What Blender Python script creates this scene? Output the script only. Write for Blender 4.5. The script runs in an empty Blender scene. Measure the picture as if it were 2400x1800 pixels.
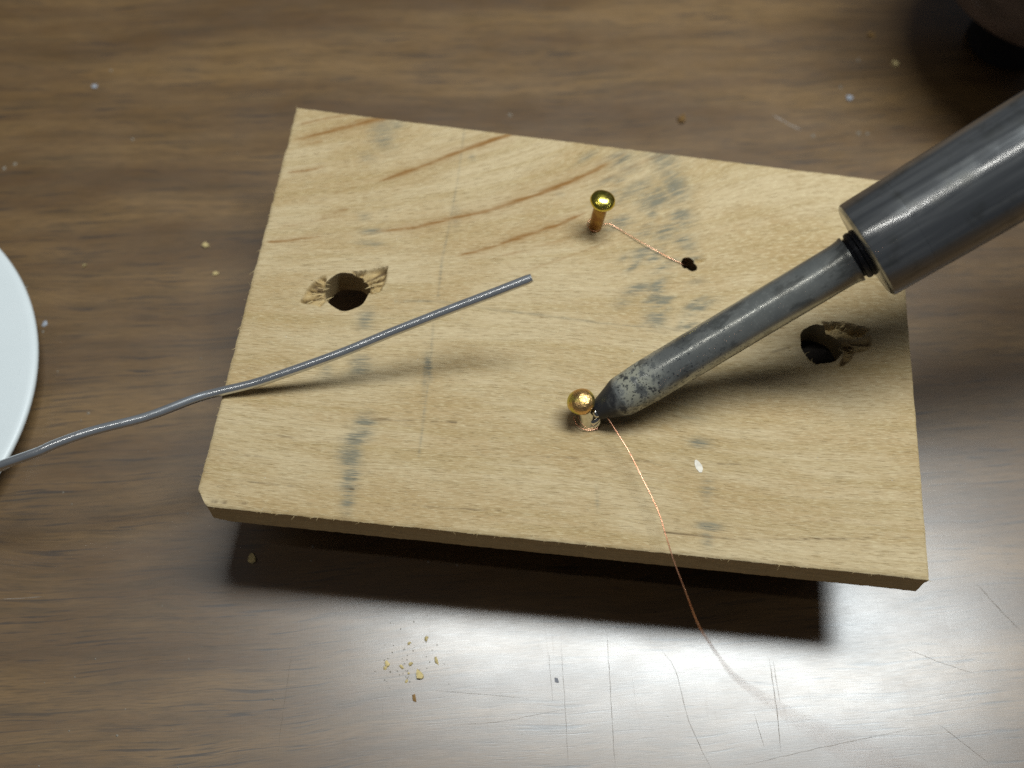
import bpy, bmesh, math, random
import numpy as np
from mathutils import Vector, Matrix

# ---------------------------------------------------------------- scene, camera, light
MM = 0.001                                   # everything below is written in millimetres
S = bpy.context.scene
random.seed(7); rng = np.random.default_rng(7)

PITCH, ROLL, FPX = 1.1033, 0.0890, 2450.0    # camera pitch down, roll, focal length in photo pixels
CAM = np.array([-7.986, -68.656, 136.262])
_f = np.array([0, math.cos(PITCH), -math.sin(PITCH)]); _r0 = np.array([1.0, 0, 0]); _u0 = np.cross(_r0, _f)
_r = math.cos(ROLL) * _r0 + math.sin(ROLL) * _u0
_u = -math.sin(ROLL) * _r0 + math.cos(ROLL) * _u0

cd = bpy.data.cameras.new('camera'); cam = bpy.data.objects.new('camera', cd); S.collection.objects.link(cam)
cam.matrix_world = Matrix(((_r[0], _u[0], -_f[0], CAM[0] * MM), (_r[1], _u[1], -_f[1], CAM[1] * MM),
                           (_r[2], _u[2], -_f[2], CAM[2] * MM), (0, 0, 0, 1)))
cd.sensor_width = 36.0; cd.lens = 36.0 * FPX / 2400.0
cd.clip_start = 0.005; cd.clip_end = 50.0
cd.dof.use_dof = True; cd.dof.focus_distance = 0.1275; cd.dof.aperture_fstop = 16.5; cd.dof.aperture_blades = 0
S.camera = cam

w = bpy.data.worlds.new('World'); S.world = w; w.use_nodes = True
w.node_tree.nodes['Background'].inputs[0].default_value = (0.82, 0.88, 1.0, 1)
w.node_tree.nodes['Background'].inputs[1].default_value = 0.060

# one fluorescent bench lamp overhead, a little behind and to the right
ld = bpy.data.lights.new('bench_lamp', 'AREA'); ld.shape = 'RECTANGLE'; ld.size = 0.345; ld.size_y = 0.105
ld.energy = 4.0; ld.color = (0.91, 0.98, 1.0)
lamp = bpy.data.objects.new('bench_lamp', ld); S.collection.objects.link(lamp)
lamp.location = (0.104, 0.104, 0.50)
lamp.rotation_euler = (Vector((0.01, -0.01, 0.02)) - lamp.location).to_track_quat('-Z', 'Y').to_euler()
lamp.rotation_euler.z = math.radians(-4)

# a ceiling tube over the bench, to the left and above the photographer: the thin bright lines along the round metal
td = bpy.data.lights.new('ceiling_tube', 'AREA'); td.shape = 'RECTANGLE'; td.size = 1.2; td.size_y = 0.026
td.energy = 2.4; td.color = (1.0, 0.97, 0.90)
tube_l = bpy.data.objects.new('ceiling_tube', td); S.collection.objects.link(tube_l)
tube_l.location = (-0.92, -0.26, 1.60)

S.render.engine = 'CYCLES'
S.view_settings.view_transform = 'Standard'; S.view_settings.look = 'None'
S.view_settings.exposure = 0.0; S.view_settings.gamma = 1.0; S.view_settings.use_curve_mapping = False
S.cycles.use_denoising = False
S.cycles.max_bounces = 8

H0 = 15.20                                   # underside of the board above the table
ZT = 19.39                                   # top of the board

def at(x, y, z):
    """photo pixel (2400 wide) -> world point in mm on the level plane at height z"""
    d = _f + (x - 1200) / FPX * _r + (900 - y) / FPX * _u
    return CAM + d * ((z - CAM[2]) / d[2])
def atd(x, y, z):                            # same, from a 2212-wide view of the photo
    return at(x * 1.085, y * 1.085, z)

# ---------------------------------------------------------------- node helpers
def new_mat(name):
    m = bpy.data.materials.new(name); m.use_nodes = True
    nt = m.node_tree; b = nt.nodes['Principled BSDF']
    return m, nt, b
class N:
    def __init__(s, nt): s.nt = nt
    def n(s, t, **k):
        o = s.nt.nodes.new(t)
        for a, v in k.items(): setattr(o, a, v)
        return o
    def put(s, sock, v):
        if isinstance(v, bpy.types.NodeSocket): s.nt.links.new(v, sock)
        elif v is not None: sock.default_value = v
    def math(s, op, a, b=None, c=None, clamp=False):
        o = s.n('ShaderNodeMath', operation=op, use_clamp=clamp)
        s.put(o.inputs[0], a); s.put(o.inputs[1], b); s.put(o.inputs[2], c)
        return o.outputs[0]
    def vmath(s, op, a, b=None):
        o = s.n('ShaderNodeVectorMath', operation=op); s.put(o.inputs[0], a); s.put(o.inputs[1], b)
        return o.outputs[0]
    def mix(s, f, a, b, blend='MIX'):
        o = s.n('ShaderNodeMix', data_type='RGBA', blend_type=blend)
        s.put(o.inputs[0], f); s.put(o.inputs[6], a); s.put(o.inputs[7], b)
        return o.outputs[2]
    def ramp(s, v, lo, hi, a=0.0, b=1.0):
        o = s.n('ShaderNodeMapRange', interpolation_type='SMOOTHSTEP')
        s.put(o.inputs[0], v); s.put(o.inputs[1], lo); s.put(o.inputs[2], hi); s.put(o.inputs[3], a); s.put(o.inputs[4], b)
        return o.outputs[0]
    def noise(s, vec, scale=1.0, detail=3, rough=0.55, dist=0.0):
        o = s.n('ShaderNodeTexNoise'); s.put(o.inputs['Vector'], vec)
        o.inputs['Scale'].default_value = scale; o.inputs['Detail'].default_value = detail
        o.inputs['Roughness'].default_value = rough; o.inputs['Distortion'].default_value = dist
        return o.outputs[0]
    def voro(s, vec, scale):
        o = s.n('ShaderNodeTexVoronoi'); s.put(o.inputs['Vector'], vec); o.inputs['Scale'].default_value = scale
        return o.outputs[0]
    def pos(s, sx=1, sy=1, sz=1):
        tc = s.n('ShaderNodeTexCoord')
        return s.vmath('MULTIPLY', tc.outputs['Object'], (1000 * sx, 1000 * sy, 1000 * sz))
    def scale(s, v, x, y, z=1): return s.vmath('MULTIPLY', v, (x, y, z))
    def bump(s, h, strength, dist_mm, normal=None):
        o = s.n('ShaderNodeBump'); o.inputs['Strength'].default_value = strength
        o.inputs['Distance'].default_value = dist_mm * MM; s.put(o.inputs['Height'], h)
        if normal is not None: s.put(o.inputs['Normal'], normal)
        return o.outputs[0]
    def attr(s, name):
        return s.n('ShaderNodeAttribute', attribute_name=name)
def C(r, g, b): return (r, g, b, 1.0)

def plain(name, col, rough=0.5, metal=0.0, spec=0.5, var=0.15, vscale=1.5, bump=0.0):
    m, nt, b = new_mat(name); k = N(nt)
    p = k.pos(); nz = k.noise(p, vscale, 4)
    b.inputs['Base Color'].default_value = C(*col)
    nt.links.new(k.mix(k.ramp(nz, 0.3, 0.7), C(*[c * (1 - var) for c in col]), C(*[min(1, c * (1 + var)) for c in col])), b.inputs['Base Color'])
    nt.links.new(k.ramp(k.noise(p, vscale * 2.3, 3), 0.3, 0.7, max(0.03, rough - 0.07), rough + 0.07), b.inputs['Roughness'])
    b.inputs['Metallic'].default_value = metal; b.inputs['Specular IOR Level'].default_value = spec
    if bump: nt.links.new(k.bump(nz, 0.5, bump), b.inputs['Normal'])
    return m

# ---------------------------------------------------------------- mesh helpers
def link(name, me, mat=None, parent=None, loc=None):
    o = bpy.data.objects.new(name, me); S.collection.objects.link(o)
    if mat: me.materials.append(mat)
    if parent: o.parent = parent
    if loc is not None: o.location = [v * MM for v in loc]
    return o
def tag(o, label, cat, group=None):
    o['label'] = label; o['category'] = cat
    if group: o['group'] = group
    return o
def empty(name, loc, rot=None):
    o = bpy.data.objects.new(name, None); S.collection.objects.link(o)
    o.empty_display_size = 0.005
    if rot is not None: o.matrix_world = Matrix.Translation([v * MM for v in loc]) @ rot.to_4x4()
    else: o.location = [v * MM for v in loc]
    return o
def mesh(name, V, F, smooth=True, sharp=None):
    me = bpy.data.meshes.new(name)
    me.from_pydata([tuple(float(c) * MM for c in v) for v in V], [], F); me.update()
    if smooth: me.polygons.foreach_set('use_smooth', [True] * len(me.polygons))
    if sharp: me.set_sharp_from_angle(angle=math.radians(sharp))
    return me
def lathe(name, prof, n=48, sharp=35, wob=0.0):
    """surface of revolution round local +X; prof = [(x, r)...] in mm; ends closed"""
    V, F = [], []
    for i, (x, r) in enumerate(prof):
        for j in range(n):
            a = 2 * math.pi * j / n
            rr = r * (1 + wob * (math.sin(3 * a + x * 0.9) + 0.7 * math.sin(5 * a - x * 2.1)))
            V.append((x, rr * math.cos(a), rr * math.sin(a)))
    for i in range(len(prof) - 1):
        for j in range(n):
            F.append((i * n + j, i * n + (j + 1) % n, (i + 1) * n + (j + 1) % n, (i + 1) * n + j))
    F = [tuple(reversed(f)) for f in F]
    F.append(tuple(range(n))); F.append(tuple(reversed(range((len(prof) - 1) * n, len(prof) * n))))
    return mesh(name, V, F, True, sharp)
def axis_rot(d):
    """rotation taking +X to direction d"""
    return Vector((1, 0, 0)).rotation_difference(Vector(d)).to_matrix()
def catmull(P, step):
    P = [np.array(p, float) for p in P]; P = [2 * P[0] - P[1]] + P + [2 * P[-1] - P[-2]]
    out = []
    for i in range(1, len(P) - 2):
        n = max(2, int(np.linalg.norm(P[i + 1] - P[i]) / step))
        for k in range(n):
            t = k / n
            out.append(0.5 * (2 * P[i] + (P[i + 1] - P[i - 1]) * t + (2 * P[i - 1] - 5 * P[i] + 4 * P[i + 1] - P[i + 2]) * t * t
                              + (3 * P[i] - P[i - 1] - 3 * P[i + 1] + P[i + 2]) * t ** 3))
    out.append(P[-2]); return out
def tube(name, P, r, n=12, cap=True, origin=(0, 0, 0), rfun=None):
    P = [np.array(p) - np.array(origin) for p in P]; V, F = [], []
    nrm = np.array([0.0, 0, 1])
    for i, p in enumerate(P):
        t = P[min(i + 1, len(P) - 1)] - P[max(i - 1, 0)]; t = t / np.linalg.norm(t)
        nrm = nrm - t * (nrm @ t); nrm = nrm / np.linalg.norm(nrm); b = np.cross(t, nrm)
        rr = r if rfun is None else r * rfun(i / (len(P) - 1), i)
        for j in range(n):
            a = 2 * math.pi * j / n
            V.append(p + rr * (math.cos(a) * nrm + math.sin(a) * b))
    for i in range(len(P) - 1):
        for j in range(n):
            F.append((i * n + j, i * n + (j + 1) % n, (i + 1) * n + (j + 1) % n, (i + 1) * n + j))
    if cap:
        F.append(tuple(reversed(range(n)))); F.append(tuple(range((len(P) - 1) * n, len(P) * n)))
    return mesh(name, V, F, True, 50)

# ---------------------------------------------------------------- the table
def mat_table():
    m, nt, b = new_mat('walnut_laminate'); k = N(nt)
    vr = k.n('ShaderNodeVectorRotate', rotation_type='Z_AXIS'); nt.links.new(k.pos(), vr.inputs['Vector'])
    vr.inputs['Angle'].default_value = math.radians(-9)          # the grain runs a little askew
    p = vr.outputs[0]
    wob = k.noise(k.scale(p, 0.015, 0.03), 1.0, 3)
    cx = k.n('ShaderNodeCombineXYZ'); k.put(cx.inputs[1], k.math('MULTIPLY', wob, 9.0))
    pw = k.vmath('ADD', p, cx.outputs[0])
    broad = k.noise(k.scale(pw, 0.012, 0.10), 1.0, 4, 0.6)
    mid = k.noise(k.scale(pw, 0.045, 0.7), 1.0, 5, 0.65)
    fine = k.noise(k.scale(pw, 0.30, 4.5), 1.0, 4, 0.68)
    pore = k.noise(k.scale(pw, 0.075, 2.0), 1.0, 3, 0.6)
    pore2 = k.noise(k.vmath('ADD', k.scale(pw, 0.17, 3.6), (31.0, 7.0, 0)), 1.0, 2, 0.5)
    patch = k.noise(k.scale(p, 0.03, 0.06), 1.0, 2)
    col = k.mix(k.ramp(broad, 0.35, 0.68), C(0.096, 0.0490, 0.0150), C(0.184, 0.104, 0.036))
    col = k.mix(k.math('MULTIPLY', k.ramp(mid, 0.45, 0.70), 0.45), col, C(0.058, 0.034, 0.011))
    col = k.mix(k.math('MULTIPLY', k.ramp(fine, 0.40, 0.70), 0.50), col, C(0.046, 0.028, 0.011))
    dash = k.math('MULTIPLY', k.math('MAXIMUM', k.ramp(pore, 0.565, 0.66), k.ramp(pore2, 0.62, 0.72, 0, 0.7)), k.ramp(patch, 0.32, 0.6, 0.35, 0.95))
    col = k.mix(k.math('MULTIPLY', dash, 0.80), col, C(0.019, 0.0145, 0.012))
    nt.links.new(col, b.inputs['Base Color'])
    # worn melamine: hazy rough lobe plus a smoother coat, broken up by fine wiping scratches along the grain
    brush = k.noise(k.scale(p, 0.45, 9.0), 1.0, 3, 0.65)
    cross = k.noise(k.scale(p, 7.0, 0.35), 1.0, 2, 0.6)
    cloud = k.noise(k.scale(p, 0.09, 0.16), 1.0, 4, 0.6)
    nt.links.new(k.ramp(cloud, 0.3, 0.7, 0.44, 0.56), b.inputs['Roughness'])
    b.inputs['Specular IOR Level'].default_value = 0.42
    b.inputs['Coat Weight'].default_value = 1.0; b.inputs['Coat IOR'].default_value = 1.58
    wear = k.math('ADD', k.math('MULTIPLY', brush, 0.13), k.math('MULTIPLY', cloud, 0.10))
    nt.links.new(k.math('ADD', wear, 0.145), b.inputs['Coat Roughness'])
    hair = k.math('MAXIMUM', k.ramp(k.noise(k.scale(p, 5.0, 0.10), 1.0, 2, 0.5), 0.66, 0.72), k.ramp(k.noise(k.scale(k.vmath('ADD', p, k.scale(p, 0.0, 0.0)), 0.12, 10.0), 1.0, 2, 0.5), 0.66, 0.73))
    nt.links.new(k.math('SUBTRACT', 1.0, k.math('MULTIPLY', hair, 0.14)), b.inputs['Coat Weight'])
    hgt = k.math('ADD', k.math('MULTIPLY', brush, 0.6), k.math('MULTIPLY', cross, 0.25))
    hgt = k.math('SUBTRACT', hgt, k.math('MULTIPLY', dash, 0.35))
    bn = k.bump(hgt, 0.20, 0.02)
    nt.links.new(bn, b.inputs['Normal']); nt.links.new(bn, b.inputs['Coat Normal'])
    return m
M_TABLE = mat_table()
bm = bmesh.new(); bmesh.ops.create_cube(bm, size=1)
bmesh.ops.scale(bm, vec=(1.3, 0.8, 0.028), verts=bm.verts); bmesh.ops.translate(bm, vec=(0, 0.08, -0.014), verts=bm.verts)
bmesh.ops.bevel(bm, geom=bm.edges[:], offset=0.003, segments=3, affect='EDGES')
me = bpy.data.meshes.new('table_top'); bm.to_mesh(me); bm.free()
table = link('table_top', me, M_TABLE); table['kind'] = 'structure'

# scratches: shallow matt furrows in the laminate, kept as thin ribbons just proud of it
M_SCR = plain('scratch_dull', (0.10, 0.068, 0.036), 0.55, 0, 0.5, 0.2, 0.8)
M_SCRL = plain('scratch_pale', (0.24, 0.21, 0.18), 0.8, 0, 0.3, 0.2, 0.8)
def ribbon(name, px, wd, mat, z=0.02, jitter=0.05, taper=True):
    P = catmull([at(x, y, 0)[:2] for x, y in px], 0.9); V, F = [], []
    n = len(P)
    for i, p in enumerate(P):
        t = P[min(i + 1, n - 1)] - P[max(i - 1, 0)]; t = t / np.linalg.norm(t); q = np.array([-t[1], t[0]])
        s = i / (n - 1); ww = 0.48 * wd * (0.35 + 0.65 * abs(math.sin(3.1 * i * 0.37 + px[0][0]))) * (min(1, 5 * s, 5 * (1 - s)) * 0.9 + 0.1 if taper else 1)
        p = p + q * rng.normal(0, jitter * 0.6)
        V += [(*(p - q * ww / 2), z), (*(p + q * ww / 2), z)]
    for i in range(n - 1): F.append((2 * i, 2 * i + 2, 2 * i + 3, 2 * i + 1)[::1])
    me = mesh(name, V, F, False)
    o = link(name, me, mat, table); return o
SCR = [([(1315, 1509), (1324, 1650), (1332, 1798)], .10), ([(1422, 1477), (1432, 1640), (1442, 1802)], .13),
       ([(1549, 1521), (1583, 1569), (1608, 1668), (1638, 1743), (1670, 1806)], .12), ([(1802, 1541), (1820, 1658), (1830, 1763)], .17),
       ([(1812, 1549), (1828, 1648)], .10), ([(1931, 1549), (1937, 1630)], .08), ([(1747, 1793), (1946, 1748), (2140, 1708)], .11),
       ([(1951, 1509), (2021, 1559), (2145, 1628)], .08),
       ([(2125, 1521), (2195, 1549), (2285, 1579)], .10), ([(1917, 1678), (1934, 1748)], .10), ([(1767, 1673), (1792, 1752)], .11),
       ([(1892, 1668), (1971, 1678), (2046, 1668)], .08), ([(2195, 1693), (2320, 1790)], .10), ([(670, 1457), (660, 1530), (644, 1644), (634, 1725)], .13),
       ([(685, 1522), (664, 1664), (652, 1766)], .10), ([(1226, 1522), (1231, 1650), (1238, 1802)], .14), ([(1285, 1526), (1296, 1644)], .09),
       ([(876, 1766), (900, 1754)], .16), ([(1010, 1617), (1240, 1637)], .07), ([(2140, 1577), (2155, 1597)], .30),
       ([(1060, 1700), (1180, 1690), (1330, 1660)], .06), ([(1460, 1690), (1475, 1725)], .14)]
for px, wd in SCR[::2] + SCR[1:4:2]: ribbon('scratch', px, wd, M_SCR)
for px, wd in (([(2290, 1368), (2335, 1420), (2392, 1478)], .25), ([(0, 1404), (60, 1402), (102, 1398)], .16),
               ([(1810, 268), (1850, 292), (1880, 305)], .5)):
    ribbon('scratch', px, wd, M_SCRL)

# ---------------------------------------------------------------- the board
A, B, Cc, D = at(695, 251, ZT), at(2102, 426, ZT), at(2179, 1358, ZT), at(455, 1183, ZT)
NX, NY = 440, 310
uu, vv = np.meshgrid(np.linspace(0, 1, NX + 1), np.linspace(0, 1, NY + 1))          # v: 0 front, 1 back
def bil(u, v): return (D[None, :2] * ((1 - u) * (1 - v))[:, None] + Cc[None, :2] * (u * (1 - v))[:, None]
                       + B[None, :2] * (u * v)[:, None] + A[None, :2] * ((1 - u) * v)[:, None])
XY = bil(uu.ravel(), vv.ravel())
U, Vv = uu.ravel(), vv.ravel()

def vnoise(x, y, seed=0):
    """value noise on arrays, 0..1"""
    x = x + seed * 17.31; y = y + seed * 9.77
    xi, yi = np.floor(x).astype(int), np.floor(y).astype(int); fx, fy = x - xi, y - yi
    fx = fx * fx * (3 - 2 * fx); fy = fy * fy * (3 - 2 * fy)
    def hsh(a, b):
        s = np.sin(a * 127.1 + b * 311.7 + seed * 74.7) * 43758.5453
        return s - np.floor(s)
    return (hsh(xi, yi) * (1 - fx) + hsh(xi + 1, yi) * fx) * (1 - fy) + (hsh(xi, yi + 1) * (1 - fx) + hsh(xi + 1, yi + 1) * fx) * fy
def fbm(x, y, seed=0, o=3):
    s, a, t = 0, 0.5, 0
    for i in range(o): s = s + a * vnoise(x * 2 ** i, y * 2 ** i, seed + i); t += a; a *= 0.5
    return s / t

# outline: slightly ragged sawn edges, a knocked-off corner at the front left
W_, D_ = 86.0, 59.5
eL, eR, eF, eB = U * W_, (1 - U) * W_, Vv * D_, (1 - Vv) * D_
def fade(d, r): return np.clip(1 - d / r, 0, 1) ** 2
rag = lambda t, s: (fbm(t * 1.1, t * 0 + s, 3 + s) - 0.5) * 0.20 + (fbm(t * 0.25, t * 0 + s, 8 + s) - 0.5) * 0.06
XY[:, 0] += fade(eL, 1.2) * rag(eF, 1) + fade(eR, 1.2) * rag(eF, 2) * 0.5
XY[:, 1] += fade(eF, 1.2) * rag(eL, 3) * 0.8 + fade(eB, 1.2) * rag(eL, 4) * 0.6
c0, c1 = at(463, 1146, ZT)[:2], at(486, 1187, ZT)[:2]
t_ = (c1 - c0) / np.linalg.norm(c1 - c0); nrm_ = np.array([t_[1], -t_[0]])
if nrm_ @ (np.array([-60, -60]) - c0) < 0: nrm_ = -nrm_
dd = (XY - c0) @ nrm_ + (fbm(eF * 1.3, eL * 1.3, 5) - 0.5) * 0.3
over = np.clip(dd, 0, None); near = (eL < 6) & (eF < 6)
XY[near] -= nrm_[None] * over[near][:, None]

# holes (centre, radius)
HOLES = [(at(813, 682, ZT)[:2], 2.92), (at(1926, 806, ZT)[:2], 2.88), (at(1612, 617, ZT)[:2], 0.95), (at(1622, 626, ZT)[:2], 0.70)]
xi = np.arange(NX * NY) % NX; yi = np.arange(NX * NY) // NX
fa = yi * (NX + 1) + xi; FQ = np.stack([fa, fa + 1, fa + NX + 2, fa + NX + 1], 1)
cen = XY[FQ].mean(1); keep = np.ones(len(FQ), bool)
def hole_edge(P, c, r, i):
    d = P - c; a = np.arctan2(d[:, 1], d[:, 0])
    return r * (1 + 0.03 * np.sin(3 * a + i) + 0.02 * np.sin(7 * a + 2 * i))
for i, (c, r) in enumerate(HOLES): keep &= np.hypot(*(cen - c).T) > hole_edge(cen, c, r, i)
FK = FQ[keep]
used = np.zeros(len(XY), int); np.add.at(used, FK.ravel(), 1)
allc = np.zeros(len(XY), int); np.add.at(allc, FQ.ravel(), 1)
rim = (used > 0) & (used < allc)
for i, (c, r) in enumerate(HOLES):
    d = XY - c; L = np.hypot(*d.T); R = hole_edge(XY, c, r, i)
    other = np.ones(len(XY), bool)
    for j, (c2, r2) in enumerate(HOLES):
        if j != i: other &= np.hypot(*(XY - c2).T) > r2 * 0.97
    s = rim & (np.abs(L - R) < 0.34) & other
    XY[s] = c + d[s] / L[s][:, None] * R[s][:, None]

X, Y = XY[:, 0], XY[:, 1]
Z = np.full(len(XY), ZT)
# grain direction: straight at the front, sweeping up to the right at the back
sp = 6 * np.log1p(np.exp((Y + 1) / 6)); R_ = np.tanh((X + 20) / 40)
gv = Y - 0.72 * sp * R_ + 0.35 * np.sin(X / 9 + Y / 14) + 0.9 * np.exp(-((X - 22) / 14) ** 2 - ((Y + 8) / 9) ** 2)
gu = X + 0.3 * Y
fib = fbm(gu * 0.22, gv * 3.2, 21, 3)

def seg_dist(P, poly):
    best = np.full(len(P), 1e9); par = np.zeros(len(P)); tot = 0
    lens = [np.linalg.norm(np.array(poly[i + 1]) - np.array(poly[i])) for i in range(len(poly) - 1)]; T = sum(lens)
    for i in range(len(poly) - 1):
        a, b = np.array(poly[i]), np.array(poly[i + 1]); ab = b - a
        t = np.clip(((P - a) @ ab) / (ab @ ab), 0, 1); d = np.hypot(*(P - a - t[:, None] * ab).T)
        m = d < best; best[m] = d[m]; par[m] = (tot + t[m] * lens[i]) / T; tot += lens[i]
    return best, par
def in_poly(P, poly):
    ins = np.zeros(len(P), bool); n = len(poly)
    for i in range(n):
        (x1, y1), (x2, y2) = poly[i], poly[(i + 1) % n]
        c = (y1 > P[:, 1]) != (y2 > P[:, 1])
        xs = (x2 - x1) * (P[:, 1] - y1) / (y2 - y1 + 1e-12) + x1
        ins ^= c & (P[:, 0] < xs)
    return ins
gray = np.zeros(len(XY)); brown = np.zeros(len(XY)); crack = np.zeros(len(XY)); torn = np.zeros(len(XY))
PX = lambda pts, k=1.085: [at(x * k, y * k, ZT)[:2] for x, y in pts]

# rust-brown growth streaks
for pts, wd, st in (([(637, 302), (690, 290), (760, 272), (830, 255), (850, 252)], .34, .95), ([(645, 270), (700, 257), (765, 245)], .22, .5),
                    ([(640, 317), (702, 303)], .16, .5), ([(622, 372), (680, 365), (705, 358)], .17, .8),
                    ([(820, 392), (870, 374), (930, 352), (1000, 325), (1060, 303), (1125, 286)], .36, .95),
                    ([(812, 500), (900, 490), (960, 476), (1050, 455), (1130, 430), (1200, 405), (1270, 375), (1350, 333)], .36, 1.0),
                    ([(580, 523), (630, 519), (700, 509)], .16, .7), ([(690, 470), (755, 450)], .18, .6), ([(600, 492), (680, 478), (745, 462)], .14, .45),
                    ([(985, 554), (1060, 535), (1130, 510), (1200, 488), (1268, 458)], .28, .95), ([(1060, 560), (1200, 522), (1290, 492)], .16, .35),
                    ([(1120, 590), (1230, 553), (1300, 528)], .14, .3), ([(700, 285), (770, 262), (845, 247)], .18, .6),
                    ([(1440, 330), (1390, 350), (1300, 390)], .2, .3), ([(620, 440), (700, 425), (780, 400)], .12, .3)):
    d, s = seg_dist(XY, PX(pts)); ww = 1.35 * wd * (0.45 + 0.9 * fbm(s * 9, s * 0, 31)) * np.clip(np.minimum(s * 7, (1 - s) * 9) + .15, 0, 1)
    d = d + (fbm(gu * 0.6, gv * 2.5, 33) - 0.5) * 0.30
    d = d + np.clip(0.62 - fib, 0, 1) * 0.55
    brown = np.maximum(brown, min(1, st * 1.1) * np.exp(-(np.clip(d, 0, None) / (ww + 1e-3)) ** 2))
    brown = np.maximum(brown, 0.22 * st * np.exp(-(d / (ww * 3.2 + 1e-3)) ** 2))
# grey handling smudges and pencil marks
rs = random.Random(5)
STREAKS = tuple((1330 + 150 * t + rs.uniform(-70, 70), 330 + 380 * t + rs.uniform(-30, 30), rs.uniform(12, 34), rs.uniform(4, 9), rs.uniform(24, 46), rs.uniform(.3, .75)) for t in [i / 34 for i in range(35)])
for x, y, rx, ry, an, st in STREAKS + ((825, 290, 24, 40, 15, .5), (855, 268, 18, 12, 0, .4), (795, 340, 20, 12, 0, .3), (800, 500, 24, 6, 8, .5), (800, 526, 26, 6, 5, .5),
                             (785, 467, 14, 8, 0, .35), (790, 690, 18, 22, 0, .5), (705, 800, 14, 22, 0, .3), (778, 790, 22, 26, 0, .5), (790, 912, 20, 16, 0, .75),
                             (772, 945, 26, 16, 30, .95), (756, 985, 22, 26, 10, .9), (757, 1030, 18, 30, 0, .8), (752, 1078, 15, 26, 0, .6), (750, 1100, 12, 16, 0, .4),
                             (925, 790, 7, 24, 12, .8), (918, 805, 5, 40, 4, .4), (1350, 345, 40, 26, 20, .3), (1432, 338, 36, 30, 20, .6), (1455, 400, 26, 36, 30, .7), (1410, 430, 44, 22, 35, .6),
                             (1470, 470, 26, 22, 30, .7), (1380, 405, 40, 16, 35, .5), (1440, 500, 30, 18, 35, .55), (1390, 545, 28, 14, 35, .5), (1478, 520, 20, 26, 40, .5),
                             (1380, 622, 34, 11, 28, .55), (1415, 690, 22, 22, 20, .55), (1345, 655, 22, 12, 25, .35), (1430, 580, 30, 9, 30, .3), (1510, 957, 20, 9, 0, .65), (1500, 905, 30, 8, -5, .25),
                             (1528, 1060, 14, 26, 0, .3), (1532, 1138, 24, 8, 0, .7), (1528, 1165, 12, 16, 0, .5), (1360, 365, 30, 14, 30, .35), (1500, 610, 26, 9, 30, .3), (1290, 1080, 4, 20, 5, .3),
                             (1210, 420, 10, 6, 0, .3), (985, 470, 9, 24, 6, .3), (1600, 700, 60, 14, 25, .2), (1020, 340, 8, 8, 0, .4)):
    c = atd(x, y, ZT)[:2]; px1 = atd(x + 10, y, ZT)[:2]; sc = np.linalg.norm(px1 - c) / 10
    d = XY - c; a = math.radians(an); du = d[:, 0] * math.cos(a) + d[:, 1] * math.sin(a); dv = (-d[:, 0] * math.sin(a) + d[:, 1] * math.cos(a)) / 1.12
    q = (du / (rx * sc)) ** 2 + (dv / (ry * sc)) ** 2
    q = q * (0.5 + 1.1 * fbm(gu * 0.5, gv * 1.6, 41, 3))
    gray = np.maximum(gray, 1.6 * st * np.exp(-q * 0.9) * (0.45 + 0.9 * fbm(gu * 0.4, gv * 2.4, 43, 3)))
for pts, wd, st in (([(1003, 280), (990, 380), (972, 480), (955, 560), (945, 650)], .16, .45), ([(936, 700), (930, 780), (920, 860), (905, 985)], .16, .45),
                    ([(855, 650), (960, 652), (1060, 668), (1180, 682), (1300, 698), (1470, 712)], .20, .40), ([(1500, 716), (1640, 730)], .16, .25)):
    d, s = seg_dist(XY, PX(pts)); gray = np.maximum(gray, st * np.exp(-(d / wd) ** 2) * (0.35 + 1.0 * fbm(s * 40, s * 0, 47)))
# splits and open pores along the grain at the front
for pts, wd, st, dep in (([(458, 1083), (500, 1086), (531, 1088)], .14, .98, .15), ([(735, 1056), (765, 1057)], .08, 1, .15), ([(800, 905), (860, 908), (900, 908), (985, 912)], .10, .9, .15),
                    ([(490, 1035), (600, 1048), (680, 1052)], .07, .6, .1), ([(1355, 994), (1420, 998), (1490, 1000), (1600, 1003)], .07, .75, .12), ([(1120, 985), (1250, 990)], .06, .5, .1),
                    ([(1435, 1150), (1500, 1157), (1560, 1163), (1640, 1166), (1720, 1165), (1850, 1163), (2003, 1161)], .075, .85, .15), ([(1640, 770), (1720, 745)], .10, .6, .1),
                    ([(890, 1090), (990, 1099), (1080, 1103)], .07, .7, .1), ([(560, 940), (700, 948), (820, 950)], .05, .5, .1), ([(1700, 1080), (1830, 1072)], .05, .3, .1), ([(470, 980), (600, 988)], .06, .5, .1),
                    ([(1500, 870), (1600, 840), (1700, 800)], .06, .35, .08)):
    d, s = seg_dist(XY, PX(pts)); br = np.clip((fbm(s * 11 + pts[0][0], s * 0, 51, 2) - 0.28) * 2.6, 0, 1) if st < 1 else 1
    g = 0.95 * st * br * np.exp(-((d + 0.25 * np.clip(0.5 - fib, 0, 1)) / (wd * 1.25)) ** 2) ; crack = np.maximum(crack, g); Z -= dep * g
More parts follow.
